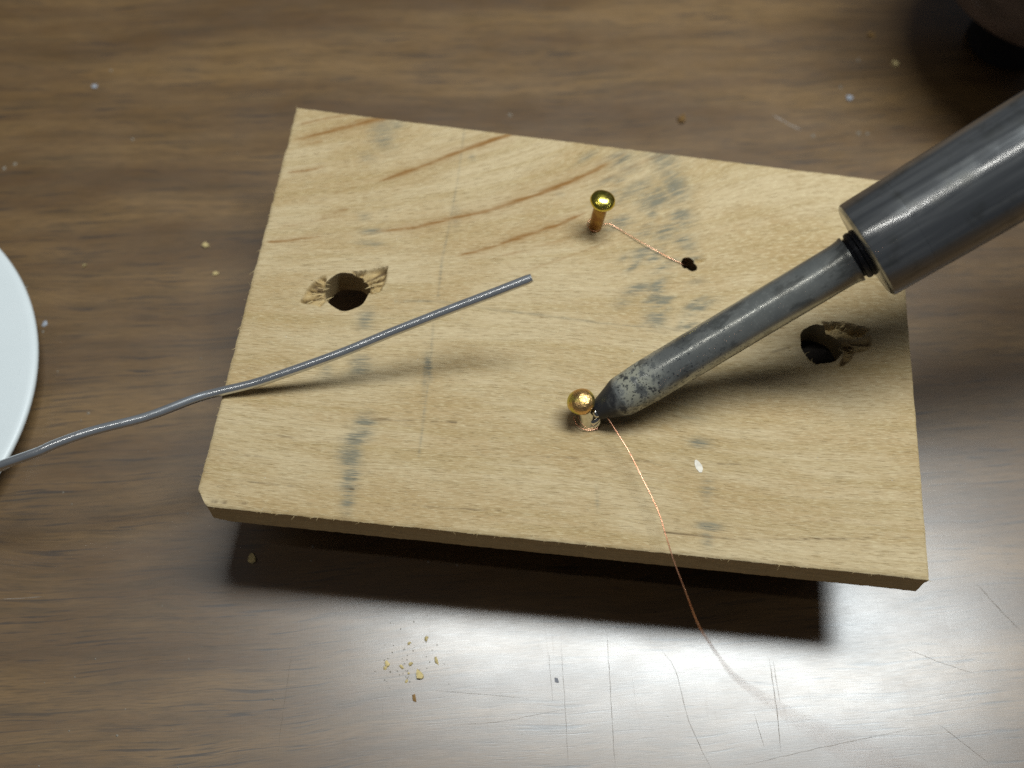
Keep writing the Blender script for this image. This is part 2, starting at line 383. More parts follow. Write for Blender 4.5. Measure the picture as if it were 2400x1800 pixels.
# torn-out fibres round the drilled holes
c3 = lambda P, ox, oy, k: [at(ox + x * k, oy + y * k, ZT)[:2] for x, y in P]
hl, hr = HOLES[0][0], HOLES[1][0]
def tear(poly, c, depth, freq, seed):
    global Z, torn, crack
    m = in_poly(XY, poly); dm, _ = seg_dist(XY, poly + [poly[0]])
    e = np.where(m, np.clip(dm / 0.35, 0, 1), 0)
    ang = np.arctan2(*(XY - c).T[::-1]); L = np.hypot(*(XY - c).T)
    rid = vnoise(ang * freq, L * 0.5, seed)
    Z -= e * depth * (0.35 + 0.9 * rid)
    torn = np.maximum(torn, e * (0.35 + 0.65 * rid)); crack = np.maximum(crack, e * np.clip((rid - 0.52) * 4, 0, .9))
tear(c3([(290, 710), (340, 600), (400, 520), (470, 440), (610, 340), (640, 380), (640, 700), (560, 770), (420, 740)], 650, 580, .1808), hl, 0.75, 15, 61)
tear(c3([(930, 290), (1030, 310), (1210, 280), (1440, 240), (1410, 440), (1340, 570), (1210, 610), (1100, 480)], 650, 580, .1808), hl, 0.9, 14, 62)
tear(c3([(780, 330), (1000, 330), (1285, 395), (1230, 475), (1100, 505), (1000, 490), (860, 450)], 1750, 680, .226), hr, 2.3, 5, 63)
tear(c3([(960, 500), (1080, 500), (1130, 600), (1090, 720), (1000, 790), (940, 790), (990, 700), (1000, 600)], 1750, 680, .226), hr, 0.9, 6, 67)
tear(c3([(990, 500), (1120, 510), (1290, 450), (1300, 560), (1280, 620), (1100, 660), (1020, 640)], 1750, 680, .226), hr, 0.7, 9, 64)
tear(c3([(640, 660), (590, 640), (640, 740), (760, 800), (800, 790), (720, 720)], 1750, 680, .226), hr, 0.35, 9, 65)
tear(c3([(1660, 1000), (1800, 1000), (1780, 1030), (1690, 1050)], 1250, 380, .226), HOLES[2][0], 0.5, 3, 66)
# scorched patch at the second nail, with shade round its base painted in
scorch_shade = np.exp(-((np.hypot(*(XY - at(1368, 985, ZT)[:2]).T)) / 2.3) ** 2) * (0.5 + 0.5 * fbm(X * 0.9, Y * 1.6, 71))
brown = np.maximum(brown, 0.35 * scorch_shade)
# crisp top arris, slightly rolled and furry
edge = np.minimum(np.minimum(eL, eR), np.minimum(eF, eB))
Z -= 0.16 * np.clip(1 - edge / 0.30, 0, 1) ** 1.5 + 0.10 * np.clip(1 - edge / 0.9, 0, 1) ** 2 * fbm(eL * 1.2, eF * 1.2, 77)
Z += (fib - 0.5) * 0.05

nV = len(XY); verts = [np.c_[X, Y, Z]]
bot = np.c_[X, Y, np.full(nV, H0)]
# directed boundary edges of the kept faces
E_ = np.concatenate([FK[:, [0, 1]], FK[:, [1, 2]], FK[:, [2, 3]], FK[:, [3, 0]]])
key = E_[:, 0].astype(np.int64) * 10 ** 7 + E_[:, 1]; rev = E_[:, 1].astype(np.int64) * 10 ** 7 + E_[:, 0]
bd = E_[~np.isin(key, rev)]
bverts = np.unique(bd); pos_in = {int(v): i for i, v in enumerate(bverts)}
outer = edge[bverts] < 1e-6
cenB = XY.mean(0)
nrmB = np.zeros((len(bverts), 2)); bu, bv = U[bverts], Vv[bverts]
nrmB[outer & (bv < 1e-6)] += (0, -1); nrmB[outer & (bv > 1 - 1e-6)] += (0, 1); nrmB[outer & (bu < 1e-6)] += (-1, 0); nrmB[outer & (bu > 1 - 1e-6)] += (1, 0)
LEV = [(0.10, 0.0), (0.32, -0.10), (0.46, -0.08), (0.60, 0.0), (0.78, 0.12), (0.96, 0.22)]
front_k = np.where((bv < 1e-6) & outer, np.clip((eL[bverts] - 1.2) / 2.5, 0, 1), 0.0)
rings = []; base = 2 * nV
sw = (eL + eF)[bverts]
for j, (t, off) in enumerate(LEV):
    z = Z[bverts] * (1 - t) + H0 * t
    wv = (fbm(sw * 1.4, np.full(len(sw), j * 0.9), 81) - 0.5) * 0.22
    ring = np.c_[X[bverts] + nrmB[:, 0] * wv * 0.6, Y[bverts] + nrmB[:, 1] * wv * 0.6 - front_k * off, z]
    rings.append(ring)
bot[bverts, 1] -= front_k * 0.22
VV = np.concatenate([verts[0], bot] + rings)
faces = [tuple(int(v) for v in f) for f in FK] + [tuple(int(v) + nV for v in f[::-1]) for f in FK]
nb = len(bverts)
for p, q in bd:
    ip, iq = pos_in[int(p)], pos_in[int(q)]
    cp, cq = [int(p)] + [base + j * nb + ip for j in range(len(LEV))] + [int(p) + nV], [int(q)] + [base + j * nb + iq for j in range(len(LEV))] + [int(q) + nV]
    for a in range(len(cp) - 1): faces.append((cq[a], cp[a], cp[a + 1], cq[a + 1]))
usedmask = np.zeros(len(VV), bool); usedmask[np.unique(np.array(faces).ravel())] = True
remap = np.cumsum(usedmask) - 1
VVu = VV[usedmask]; faces = [tuple(int(remap[v]) for v in f) for f in faces]
ORG = np.array([cenB[0], cenB[1], H0])
me = mesh('wooden_board', VVu - ORG, faces, True, 38)
def full(a, side=0.0):
    extra = np.concatenate([a[bverts] if side is None else (side if isinstance(side, np.ndarray) else np.full(nb, side)) for _ in LEV])
    return np.concatenate([a, a, extra])[usedmask]
at_c = me.attributes.new('marks', 'FLOAT_COLOR', 'POINT')
at_c.data.foreach_set('color', np.c_[full(gray), full(brown), full(crack, np.where(outer, 0.0, np.where(np.hypot(*(XY[bverts] - HOLES[2][0]).T) < 2.5, 0.9, 0.12))), full(torn)].astype(np.float32).ravel())  # hole walls: shade painted in through the crack channel, deepest in the pinhole
at_g = me.attributes.new('grain', 'FLOAT_VECTOR', 'POINT')
g3 = np.c_[full(gu, None), full(gv, None), VVu[:, 2]]
at_g.data.foreach_set('vector', g3.astype(np.float32).ravel())

at_e = me.attributes.new('sawn', 'FLOAT', 'POINT')  # mask of the board's outer sides, for the light painted onto them
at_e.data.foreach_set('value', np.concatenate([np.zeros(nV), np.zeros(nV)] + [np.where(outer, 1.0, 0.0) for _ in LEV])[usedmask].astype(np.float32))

def mat_board():
    m, nt, b = new_mat('pale_softwood'); k = N(nt)
    g = k.attr('grain').outputs['Vector']
    mk = k.attr('marks'); sep = k.n('ShaderNodeSeparateColor'); nt.links.new(mk.outputs['Color'], sep.inputs[0])
    gr, br, cr = sep.outputs; to = mk.outputs['Alpha']
    p = k.pos()
    blot = k.noise(k.scale(g, 0.055, 0.16, 0.3), 1.0, 4, 0.6)
    band = k.noise(k.scale(g, 0.03, 0.75, 0.7), 1.0, 3, 0.6)
    fibr = k.noise(k.scale(g, 0.30, 5.6, 4.0), 1.0, 5, 0.72)
    fibr2 = k.noise(k.vmath('ADD', k.scale(g, 0.9, 10.0, 8.0), (17.0, 3.0, 5.0)), 1.0, 3, 0.65)
    pore = k.noise(k.vmath('ADD', k.scale(g, 0.5, 9.5, 5.0), (3.0, 40.0, 2.0)), 1.0, 2, 0.5)
    col = k.mix(k.ramp(blot, 0.36, 0.62), C(0.392, 0.272, 0.130), C(0.482, 0.370, 0.212))
    col = k.mix(k.math('MULTIPLY', k.ramp(band, 0.42, 0.70), 0.55), col, C(0.345, 0.240, 0.098))
    col = k.mix(k.math('MULTIPLY', k.ramp(fibr, 0.42, 0.70), 0.62), col, C(0.275, 0.185, 0.075))
    col = k.mix(k.math('MULTIPLY', k.ramp(fibr2, 0.46, 0.70), 0.65), col, C(0.585, 0.478, 0.285))
    col = k.mix(k.math('MULTIPLY', k.ramp(pore, 0.64, 0.74), 0.55), col, C(0.200, 0.115, 0.040))
    grm = k.math('MULTIPLY', gr, k.ramp(fibr, 0.36, 0.62, 0.22, 1.5), clamp=True)
    col = k.mix(k.math('MULTIPLY', grm, 0.86), col, C(0.155, 0.148, 0.108))
    col = k.mix(k.math('MULTIPLY', br, k.ramp(fibr, 0.3, 0.6, 0.75, 1.1), clamp=True), col, C(0.225, 0.105, 0.022))
    col = k.mix(k.math('MULTIPLY', to, 0.75), col, C(0.470, 0.310, 0.105))
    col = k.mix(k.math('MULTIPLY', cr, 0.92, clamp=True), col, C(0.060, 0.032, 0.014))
    col = k.mix(k.math('MULTIPLY', k.attr('sawn').outputs['Fac'], k.ramp(fibr, 0.3, 0.7, 0.85, 0.45)), col, C(0.700, 0.520, 0.260))  # sides painted paler to stand in for light missing on the front face
    nt.links.new(col, b.inputs['Base Color'])
    b.inputs['Roughness'].default_value = 0.72; b.inputs['Specular IOR Level'].default_value = 0.28
    h = k.math('ADD', k.math('MULTIPLY', fibr, 0.7), k.math('MULTIPLY', fibr2, 0.5))
    h = k.math('SUBTRACT', h, k.math('MULTIPLY', k.ramp(pore, 0.6, 0.7), 0.4))
    nt.links.new(k.bump(h, 0.75, 0.10), b.inputs['Normal'])
    return m
M_BOARD = mat_board()
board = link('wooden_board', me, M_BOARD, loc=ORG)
tag(board, 'pale sawn wooden board with two torn drill holes, raised above the dark table', 'board')

# loose hair-fine fibres on the sawn arrises
V, F = [], []
M_FIB = plain('wood_fibre', (0.56, 0.42, 0.21), 0.8, 0, 0.2, 0.15)
fr = [int(v) for v in bverts[outer & ((bv < 1e-6) | (bu < 1e-6))]]
for v in random.sample(fr, 150):
    p0 = np.array([X[v], Y[v], Z[v] - random.uniform(-.02, .12)]); front = Vv[v] < 1e-6
    dr = np.array([random.uniform(-1, 1), -random.uniform(.1, .9), random.uniform(-.2, .5)]) if front else np.array([-random.uniform(.1, .9), random.uniform(-1, 1), random.uniform(-.2, .5)])
    L = random.choice([.15, .2, .3, .35, .6]); cur = np.array([random.uniform(-.6, .6), random.uniform(-.6, .6), random.uniform(-.5, .4)])
    for s in range(4):
        t = s / 3; c = p0 + dr * L * t + cur * L * t * t; ww = 0.030 * (1 - 0.8 * t)
        i0 = len(V); V += [c + (-ww, 0, -ww), c + (ww, 0, -ww), c + (0, ww, ww)]
        if s:
            for a in range(3): F.append((i0 - 3 + a, i0 - 3 + (a + 1) % 3, i0 + (a + 1) % 3, i0 + a))
o = link('edge_fibre', mesh('edge_fibre', np.array(V) - ORG, F), M_FIB, board); o['kind'] = 'stuff'

# torn splinters standing up round the two big holes
V, F = [], []
for c, r, dirs in ((HOLES[0][0], HOLES[0][1], (150, 230, -25, 55)), (HOLES[1][0], HOLES[1][1], (-30, 60, 190, 260))):
    for q in range(46):
        a0, a1 = random.choice([dirs[:2], dirs[2:]]); a = math.radians(random.uniform(a0, a1)); rad = r * random.uniform(1.0, 1.65)
        p0 = np.array([c[0] + rad * math.cos(a), c[1] + rad * math.sin(a), ZT - random.uniform(.1, .6)])
        ta = a + math.pi * random.choice([0, 1]) + random.uniform(-.35, .35); L = random.uniform(.35, 1.3); up = random.uniform(-.05, .45)
        wd = random.uniform(.03, .09); q_ = np.array([-math.sin(ta), math.cos(ta), 0]); dv = np.array([math.cos(ta), math.sin(ta), up])
        i0 = len(V)
        for t, k in ((0, 1), (.55, .8), (1, .12)):
            cc = p0 + dv * L * t + np.array([0, 0, .12 * t * t]); V += [cc - q_ * wd * k, cc + q_ * wd * k, cc + np.array([0, 0, wd * k])]
        for sgm in range(2):
            for b_ in range(3): F.append((i0 + sgm * 3 + b_, i0 + sgm * 3 + (b_ + 1) % 3, i0 + sgm * 3 + 3 + (b_ + 1) % 3, i0 + sgm * 3 + 3 + b_))
o = link('splinter', mesh('splinter', np.array(V) - ORG, F, False), M_FIB, board); o['kind'] = 'stuff'

# added block carrying the board, widened and blackened to darken the right hole
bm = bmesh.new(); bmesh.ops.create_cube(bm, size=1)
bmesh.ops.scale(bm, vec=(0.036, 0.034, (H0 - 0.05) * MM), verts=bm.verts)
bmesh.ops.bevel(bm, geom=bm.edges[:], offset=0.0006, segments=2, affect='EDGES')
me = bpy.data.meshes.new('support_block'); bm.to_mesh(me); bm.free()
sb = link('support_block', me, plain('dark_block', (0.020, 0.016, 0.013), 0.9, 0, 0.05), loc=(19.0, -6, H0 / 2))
tag(sb, 'dark block added below the wooden board, propping it up and darkening its right hole', 'block')

# ---------------------------------------------------------------- brass nails
def mat_brass(name, col, col2, rough, thr=(0.45, 0.62), sc=0.9, bs=0.15):
    m, nt, b = new_mat(name); k = N(nt); p = k.pos()
    nz = k.noise(p, sc, 4, 0.6)
    nt.links.new(k.mix(k.ramp(nz, *thr), C(*col), C(*col2)), b.inputs['Base Color'])
    b.inputs['Metallic'].default_value = 1.0
    nt.links.new(k.ramp(k.noise(p, sc * 3, 3), 0.3, 0.7, rough, rough + 0.12), b.inputs['Roughness'])
    nt.links.new(k.bump(k.noise(p, 1.5, 4, 0.65), bs, 0.16), b.inputs['Normal'])
    return m
M_BRASS = mat_brass('brass_bright', (0.72, 0.60, 0.10), (0.80, 0.66, 0.16), 0.16)
M_BRASS_S = mat_brass('brass_dull', (0.40, 0.24, 0.07), (0.30, 0.15, 0.05), 0.36)
M_BRASS_H = mat_brass('brass_heated', (0.80, 0.50, 0.20), (0.62, 0.55, 0.13), 0.30, (0.48, 0.58), 0.40, 0.9)
def mat_tin():
    m, nt, b = new_mat('solder_tin'); k = N(nt); p = k.pos()
    nz = k.noise(p, 1.2, 4)
    nt.links.new(k.mix(k.ramp(nz, 0.35, 0.65), C(0.62, 0.60, 0.52), C(0.76, 0.75, 0.68)), b.inputs['Base Color'])
    b.inputs['Metallic'].default_value = 1.0; b.inputs['Roughness'].default_value = 0.13
    nt.links.new(k.bump(nz, 0.4, 0.05), b.inputs['Normal'])
    return m
M_TIN = mat_tin()
def nail(bp, lean, hh, r_head, r_sh, dome, m_head, m_sh, label):
    """escutcheon pin: domed head on a round shank; head centre hh above the board"""
    d = Vector((lean[0], lean[1], hh)).normalized(); L = Vector((lean[0], lean[1], hh)).length
    e = empty('brass_nail', (bp[0], bp[1], ZT), axis_rot(d))
    tag(e, label, 'nail', 'brass nails driven into the board')
    link('shank', lathe('shank', [(-3.5, r_sh * .5), (-2.5, r_sh * .97), (0, r_sh), (L * .4, r_sh * 1.01), (L - dome * .55, r_sh * 1.04), (L - dome * .35, r_sh * 1.35), (L - dome * .25, r_sh * 1.5)], 28), m_sh, e)
    prof = [(L - dome * .34, r_sh * 1.2), (L - dome * .30, r_head * .80), (L - dome * .20, r_head * .95), (L - dome * .06, r_head)]
    for i in range(1, 11):
        a = i / 10 * math.pi / 2 * 0.985
        prof.append((L - dome * .06 + dome * .62 * math.sin(a), r_head * math.cos(a)))
    link('head', lathe('head', prof, 40, 60, 0.014), m_head, e)
    return e
n1 = at(1394.6, 533, ZT); n2 = at(1379, 980, ZT)
nl1 = nail(n1, (.34, .06), 6.0, 1.68, .90, 1.55, M_BRASS, M_BRASS_S, 'shiny yellow brass nail standing upright, farther from the iron tip')
nl2 = nail(n2, (-1.33, .32), 3.85, 1.72, .95, 2.2, M_BRASS_H, M_BRASS_S, 'heat-tarnished brass nail leaning left, touched by the iron tip')
# solder fillet round the second nail
link('solder_joint', lathe('solder_joint', [(-.25, 1.75), (.05, 1.70), (.35, 1.56), (.9, 1.34), (1.5, 1.17), (2.1, 1.06), (2.5, 1.0)], 36, 60, 0.015), M_TIN, nl2)['label'] = 'bright silvery solder collar round the nail shank'

def bead(name, p, r, parent, seed, mat):
    bm = bmesh.new(); bmesh.ops.create_icosphere(bm, subdivisions=3, radius=r * MM); rr = random.Random(seed)
    k = [Vector((rr.gauss(0, 1), rr.gauss(0, 1), rr.gauss(0, 1))).normalized() for _ in range(7)]; a = [rr.uniform(-.4, .6) for _ in k]
    for v in bm.verts:
        d = v.co.normalized(); v.co *= 1 + sum(ai * max(0, d.dot(ki)) ** 3 for ki, ai in zip(k, a))
    me = bpy.data.meshes.new(name); bm.to_mesh(me); bm.free()
    me.polygons.foreach_set('use_smooth', [True] * len(me.polygons))
    o = link(name, me, mat, parent); o.matrix_world = Matrix.Translation([c * MM for c in p]); return o
bpy.context.view_layer.update()
for px, z, r in (((1399, 971), 2.6, .42), ((1393, 984), 1.0, .60), ((1405, 962), 3.1, .20)):
    o = bead('solder_bead', at(*px, ZT + z), r, None, int(px[0]), M_TIN); mw = o.matrix_world.copy(); o.parent = nl2; o.matrix_parent_inverse = nl2.matrix_world.inverted()

# ---------------------------------------------------------------- copper wires
def mat_copper():
    m, nt, b = new_mat('bare_copper'); k = N(nt); p = k.pos()
    nz = k.noise(p, 0.35, 3)
    nt.links.new(k.mix(k.ramp(nz, 0.35, 0.65), C(0.70, 0.30, 0.17), C(0.86, 0.46, 0.30)), b.inputs['Base Color'])
    b.inputs['Metallic'].default_value = 1.0; b.inputs['Roughness'].default_value = 0.30
    return m
M_CU = mat_copper()
def circ(c, r, a0, a1, z0, z1, n):
    return [np.array([c[0] + r * math.cos(math.radians(a0 + (a1 - a0) * i / n)), c[1] + r * math.sin(math.radians(a0 + (a1 - a0) * i / n)), z0 + (z1 - z0) * i / n]) for i in range(n + 1)]
W1 = circ(n2 + (-.05, 0, 0), 1.80, 185, 325, ZT + .50, ZT + .28, 12)[:-1] + [at(1397, 968, ZT + 1.2)]
W1 += [at(1402, 959, ZT + 2.1), at(1422, 977, ZT + 2.5), at(1447, 1015, ZT + 2.7), at(1476, 1062, ZT + 2.6), at(1503, 1116, ZT + 2.5), at(1541, 1194, ZT + 2.4),
       at(1563, 1263, ZT + 2.6), at(1581, 1320, ZT + 3.2), at(1606, 1385, ZT + 4.5), at(1634, 1458, ZT + 8), at(1663, 1507, ZT + 12), at(1720, 1584, ZT + 25),
       at(1817, 1653, ZT + 43), at(1900, 1705, ZT + 57), at(2010, 1765, ZT + 70), at(2160, 1850, ZT + 80), at(2420, 2010, ZT + 86)]
cw = link('copper_wire', tube('copper_wire', catmull(W1, .35), .068, 8, origin=n2, rfun=lambda t, i: 0.65 if t < .06 else 1.0), M_CU, loc=n2)
tag(cw, 'long hair-thin copper wire curving from the iron tip over the front edge', 'wire', 'thin copper wires')
W2 = circ(n1 + (0.05, 0.0, 0), 1.16, 20, 300, ZT + .35, ZT + .9, 16)
W2 = [p + np.array([0.0, 0.0, 0.12 * math.sin(i * 1.3)]) for i, p in enumerate(W2)]
W2 = list(reversed(W2))
W2 += [at(1427, 524, ZT + .40), at(1450, 536, ZT + .22), at(1480, 554, ZT + .30), at(1520, 577, ZT + .40), at(1555, 597, ZT + .30), at(1585, 612, ZT + .20), at(1604, 621, ZT - .15), at(1612, 622, ZT - 1.6), at(1613, 622, ZT - 3.5)]
cw2 = link('copper_wire', tube('copper_wire', catmull(W2, .3), .052, 8, origin=n1), M_CU, loc=n1)
tag(cw2, 'short copper wire looped round the upright brass nail and running into a pinhole', 'wire', 'thin copper wires')

# ---------------------------------------------------------------- solder wire
def mat_solder():
    m, nt, b = new_mat('solder_wire'); k = N(nt); p = k.pos()
    nz = k.noise(k.scale(p, 0.25, 1.2, 1.2), 1.0, 4, 0.6)
    nt.links.new(k.mix(k.ramp(nz, 0.3, 0.7), C(0.60, 0.615, 0.63), C(0.68, 0.695, 0.71)), b.inputs['Base Color'])
    b.inputs['Metallic'].default_value = 0.85
    nt.links.new(k.ramp(nz, 0.3, 0.7, 0.21, 0.24), b.inputs['Roughness'])
    return m
SW = [np.array([-165, -52, 0.55]), np.array([-140, -50, 0.55]), np.array([-110, -42, 8.0]), at(-60, 1116, 14.5), at(0, 1091, 16.5), at(90, 1059, 18.3), at(127, 1042, 18.8), at(217, 1010, 19.4),
      at(343, 977, 19.7), at(452, 936, 19.85), at(507, 920, ZT + .56), at(590, 900, ZT + 1.6), at(669, 874, ZT + 3.1), at(800, 827, ZT + 5.6), at(925, 776, ZT + 8.0), at(1050, 727, ZT + 10.4),
      at(1150, 689, ZT + 12.3), at(1247, 651, ZT + 14.1)]
so = at(507, 920, ZT)
sw_ = link('solder_wire', tube('solder_wire', catmull(SW, .6), .58, 16, origin=so, rfun=lambda t, i: 1.0 - (0.14 if t > 0.9985 else 0)), mat_solder(), loc=so)
tag(sw_, 'thick grey solder wire leaning across the left edge of the board', 'solder wire')

# ---------------------------------------------------------------- soldering iron (built along local +X from the tip)
tip = at(1398, 965, ZT + 2.0); face = at(2025, 590, ZT + 20.0)
ax = (face - tip) / np.linalg.norm(face - tip); LF = float(np.linalg.norm(face - tip))
iron = empty('soldering_iron', tip, axis_rot(ax))
tag(iron, 'dark steel soldering iron with a blackened tip reaching in from the right', 'soldering iron')
def mat_shaft():
    m, nt, b = new_mat('scaled_steel'); k = N(nt); p = k.pos()
    sx = k.n('ShaderNodeSeparateXYZ'); nt.links.new(p, sx.inputs[0]); x = sx.outputs[0]
    n1_ = k.noise(p, 0.42, 5, 0.62); n2_ = k.noise(p, 0.85, 5, 0.66); n3 = k.noise(p, 3.4, 3)
    base = k.mix(k.ramp(n1_, 0.3, 0.7), C(0.300, 0.308, 0.290), C(0.350, 0.352, 0.325))
    base = k.mix(k.math('MULTIPLY', k.ramp(k.noise(k.scale(p, 0.5, 1, 1), 0.5, 5, 0.68), 0.50, 0.62), 0.55), base, C(0.105, 0.105, 0.095))
    # tan oxide scale just behind the cone
    zone = k.math('MULTIPLY', k.ramp(k.math('ADD', x, k.math('MULTIPLY', n1_, 3.0)), 5.0, 6.6), k.ramp(k.math('ADD', x, k.math('MULTIPLY', n1_, 5.0)), 9.0, 13.5, 1.0, 0.0))
    zone = k.math('MULTIPLY', zone, k.ramp(n2_, 0.40, 0.50))
    col = k.mix(zone, base, C(0.27, 0.260, 0.20))
    # black burnt flux: cone tip and loose pits further up
    burnt = k.ramp(k.math('ADD', x, k.math('MULTIPLY', n1_, 7.0)), 6.0, 8.0, 1.0, 0.0)
    pit = k.math('MULTIPLY', k.ramp(n2_, 0.58, 0.66), k.ramp(x, 8.0, 20.0, 0.95, 0.0))
    pit2 = k.math('MULTIPLY', k.ramp(n1_, 0.58, 0.66), k.ramp(x, 6.0, 13.0, 0.9, 0.0))
    pit3 = k.math('MULTIPLY', k.ramp(n3, 0.585, 0.63), k.ramp(x, 14.0, 27.0, 0.95, 0.12))
    blk = k.math('MAXIMUM', burnt, k.math('MAXIMUM', pit, k.math('MAXIMUM', pit2, pit3)))
    col = k.mix(blk, col, C(0.022, 0.023, 0.026))
    nt.links.new(col, b.inputs['Base Color'])
    nt.links.new(k.math('MULTIPLY', k.math('SUBTRACT', 1.0, k.math('MAXIMUM', blk, zone)), 0.74, clamp=True), b.inputs['Metallic'])
    rr = k.math('ADD', k.ramp(n2_, 0.3, 0.7, 0.21, 0.27), k.math('MULTIPLY', k.math('MAXIMUM', blk, zone), 0.28))
    nt.links.new(rr, b.inputs['Roughness'])
    b.inputs['Specular IOR Level'].default_value = 0.4
    nt.links.new(k.bump(k.math('SUBTRACT', n2_, k.math('MULTIPLY', blk, 1.5)), 0.16, 0.04), b.inputs['Normal'])
    return m
M_SHAFT = mat_shaft()
RS = 2.62
link('tip', lathe('tip', [(-.25, .45), (-.15, .85), (.05, 1.12), (.3, 1.25), (1.2, 1.60), (2.4, 2.06), (3.3, 2.40), (3.75, 2.50)], 48, 40, 0.012), M_SHAFT, iron)['label'] = 'blackened blunt conical tip'
link('shaft', lathe('shaft', [(3.75, 2.48), (4.1, 2.52), (6.6, RS + .02), (7.4, RS + .05), (12, RS + .04), (20, RS), (LF - 3.6, RS - .02), (LF - 2.6, RS + .0), (LF - 2.0, RS + .08), (LF - 1.62, RS + .20), (LF - 1.48, RS + .18), (LF - 1.45, RS - .3)], 56, 30, 0.002), M_SHAFT, iron)
prof = [(LF - 1.5, RS - .35)]
prof += [(LF - 1.36, RS - .22), (LF - 1.15, RS - .16), (LF - 1.05, RS + .14), (LF - .85, RS + .24), (LF - .55, RS + .25), (LF - .45, RS + .12), (LF - .35, RS + .26), (LF - .1, RS + .28), (LF + .2, RS + .2)]
prof.append((LF + .6, RS))
M_DARK = plain('dark_steel', (0.035, 0.037, 0.045), 0.5, 0.5, 0.5, 0.3, 1.2)
link('neck_collar', lathe('neck_collar', prof, 48, 30), M_DARK, iron)
def mat_barrel():
    m, nt, b = new_mat('drawn_steel'); k = N(nt); p = k.pos()
    st = k.noise(k.scale(p, 0.05, 1.1, 1.1), 1.0, 4, 0.6); mot = k.noise(p, 0.35, 4)
    col = k.mix(k.ramp(st, 0.35, 0.68), C(0.215, 0.222, 0.230), C(0.335, 0.338, 0.335))
    col = k.mix(k.math('MULTIPLY', k.ramp(mot, 0.50, 0.72), 0.6), col, C(0.12, 0.12, 0.105))
    nt.links.new(col, b.inputs['Base Color']); b.inputs['Metallic'].default_value = 0.86
    nt.links.new(k.math('ADD', k.ramp(st, 0.3, 0.7, 0.14, 0.22), k.ramp(mot, 0.42, 0.72, 0.0, 0.09)), b.inputs['Roughness'])
    nt.links.new(k.bump(k.noise(k.scale(p, 0.03, 1.2, 1.2), 1.0, 2), 0.10, 0.03), b.inputs['Normal'])
    return m
M_BAR = mat_barrel()
RB = 5.93
link('ferrule', lathe('ferrule', [(LF, RS - .4), (LF, RB - .55), (LF + .05, RB - .38), (LF + .30, RB - .08), (LF + .55, RB), (LF + 5.3, RB + .03), (LF + 5.58, RB + .02), (LF + 5.6, RB - .2)], 72, 25), M_BAR, iron)
link('barrel', lathe('barrel', [(LF + 5.56, RB - .3), (LF + 5.57, RB + .035), (LF + 7.3, RB + .07), (LF + 20, RB + .16), (LF + 60, RB + .2), (LF + 62, RB - .3)], 72, 25), M_BAR, iron)
link('handle', lathe('handle', [(LF + 61, 4.5), (LF + 61.5, 9), (LF + 63, 11), (LF + 70, 11.5), (LF + 84, 9.5), (LF + 110, 9.2), (LF + 140, 10), (LF + 147, 8.5), (LF + 149, 5)], 48, 40), plain('black_plastic', (0.02, 0.02, 0.022), 0.5), iron)

# ---------------------------------------------------------------- white lid at the left
def mat_lid():
    m, nt, b = new_mat('white_plastic'); k = N(nt); p = k.pos()
    nz = k.noise(p, 0.12, 3)
    nt.links.new(k.mix(nz, C(0.58, 0.62, 0.62), C(0.63, 0.665, 0.665)), b.inputs['Base Color'])
    b.inputs['Roughness'].default_value = 0.42
    b.inputs['Subsurface Weight'].default_value = 0.12; b.inputs['Subsurface Radius'].default_value = (0.002, 0.002, 0.002)
    nt.links.new(k.bump(k.noise(p, 0.8, 2), 0.1, 0.05), b.inputs['Normal'])
    return m
M_LID = mat_lid()
LC = (-108.0, -12.65); LR = 34.2
lid = empty('white_lid', (LC[0], LC[1], 0), Matrix.Rotation(math.radians(-90), 3, 'Y'))
tag(lid, 'round white plastic lid lying on the table at the left edge', 'lid')
link('top_disc', lathe('top_disc', [(3.2, 1), (4.05, 1), (4.06, 20), (4.095, LR - 3.2), (4.104, LR - 2.2), (3.4, LR - 2.2)], 160, 60), M_LID, lid)
link('rim', lathe('rim', [(0.02, LR - 3.6), (0.02, LR - 3.0), (1.0, LR - 2.4), (2.2, LR - 1.2), (2.9, LR - .45), (3.3, LR - .08), (3.65, LR + .02), (3.95, LR - .15), (4.08, LR - .5), (4.10, LR - 1.2), (4.098, LR - 2.57), (3.5, LR - 2.58)], 160, 60), M_LID, lid)

# ---------------------------------------------------------------- round-bellied brown vase in the far corner
vc = at(2596, -292, 34)
vase = empty('brown_vase', (vc[0], vc[1], 0), Matrix.Rotation(math.radians(-90), 3, 'Y'))
tag(vase, 'dark brown round-bellied vase at the far right corner, out of focus', 'vase')
M_JAR = plain('brown_glaze', (0.105, 0.078, 0.068), 0.6, 0, 0.3, 0.25, 0.2)
link('foot', lathe('foot', [(.02, 6.2), (.4, 6.8), (1.4, 6.6), (4, 5.0), (8, 4.6), (11, 6.0)], 64, 50), plain('dark_foot', (0.02, 0.018, 0.016), 0.8, 0, 0.2), vase)
prof = [(11 + 44 * (0.5 - 0.5 * math.cos(math.pi * t)), max(6.0, 24 * math.sin(math.pi * (0.08 + 0.80 * t)) ** 0.8)) for t in [i / 20 for i in range(21)]]
link('belly', lathe('belly', prof + [(60, prof[-1][1] * .9), (66, 11), (68, 12.5), (68.5, 11)], 80, 50), M_JAR, vase)

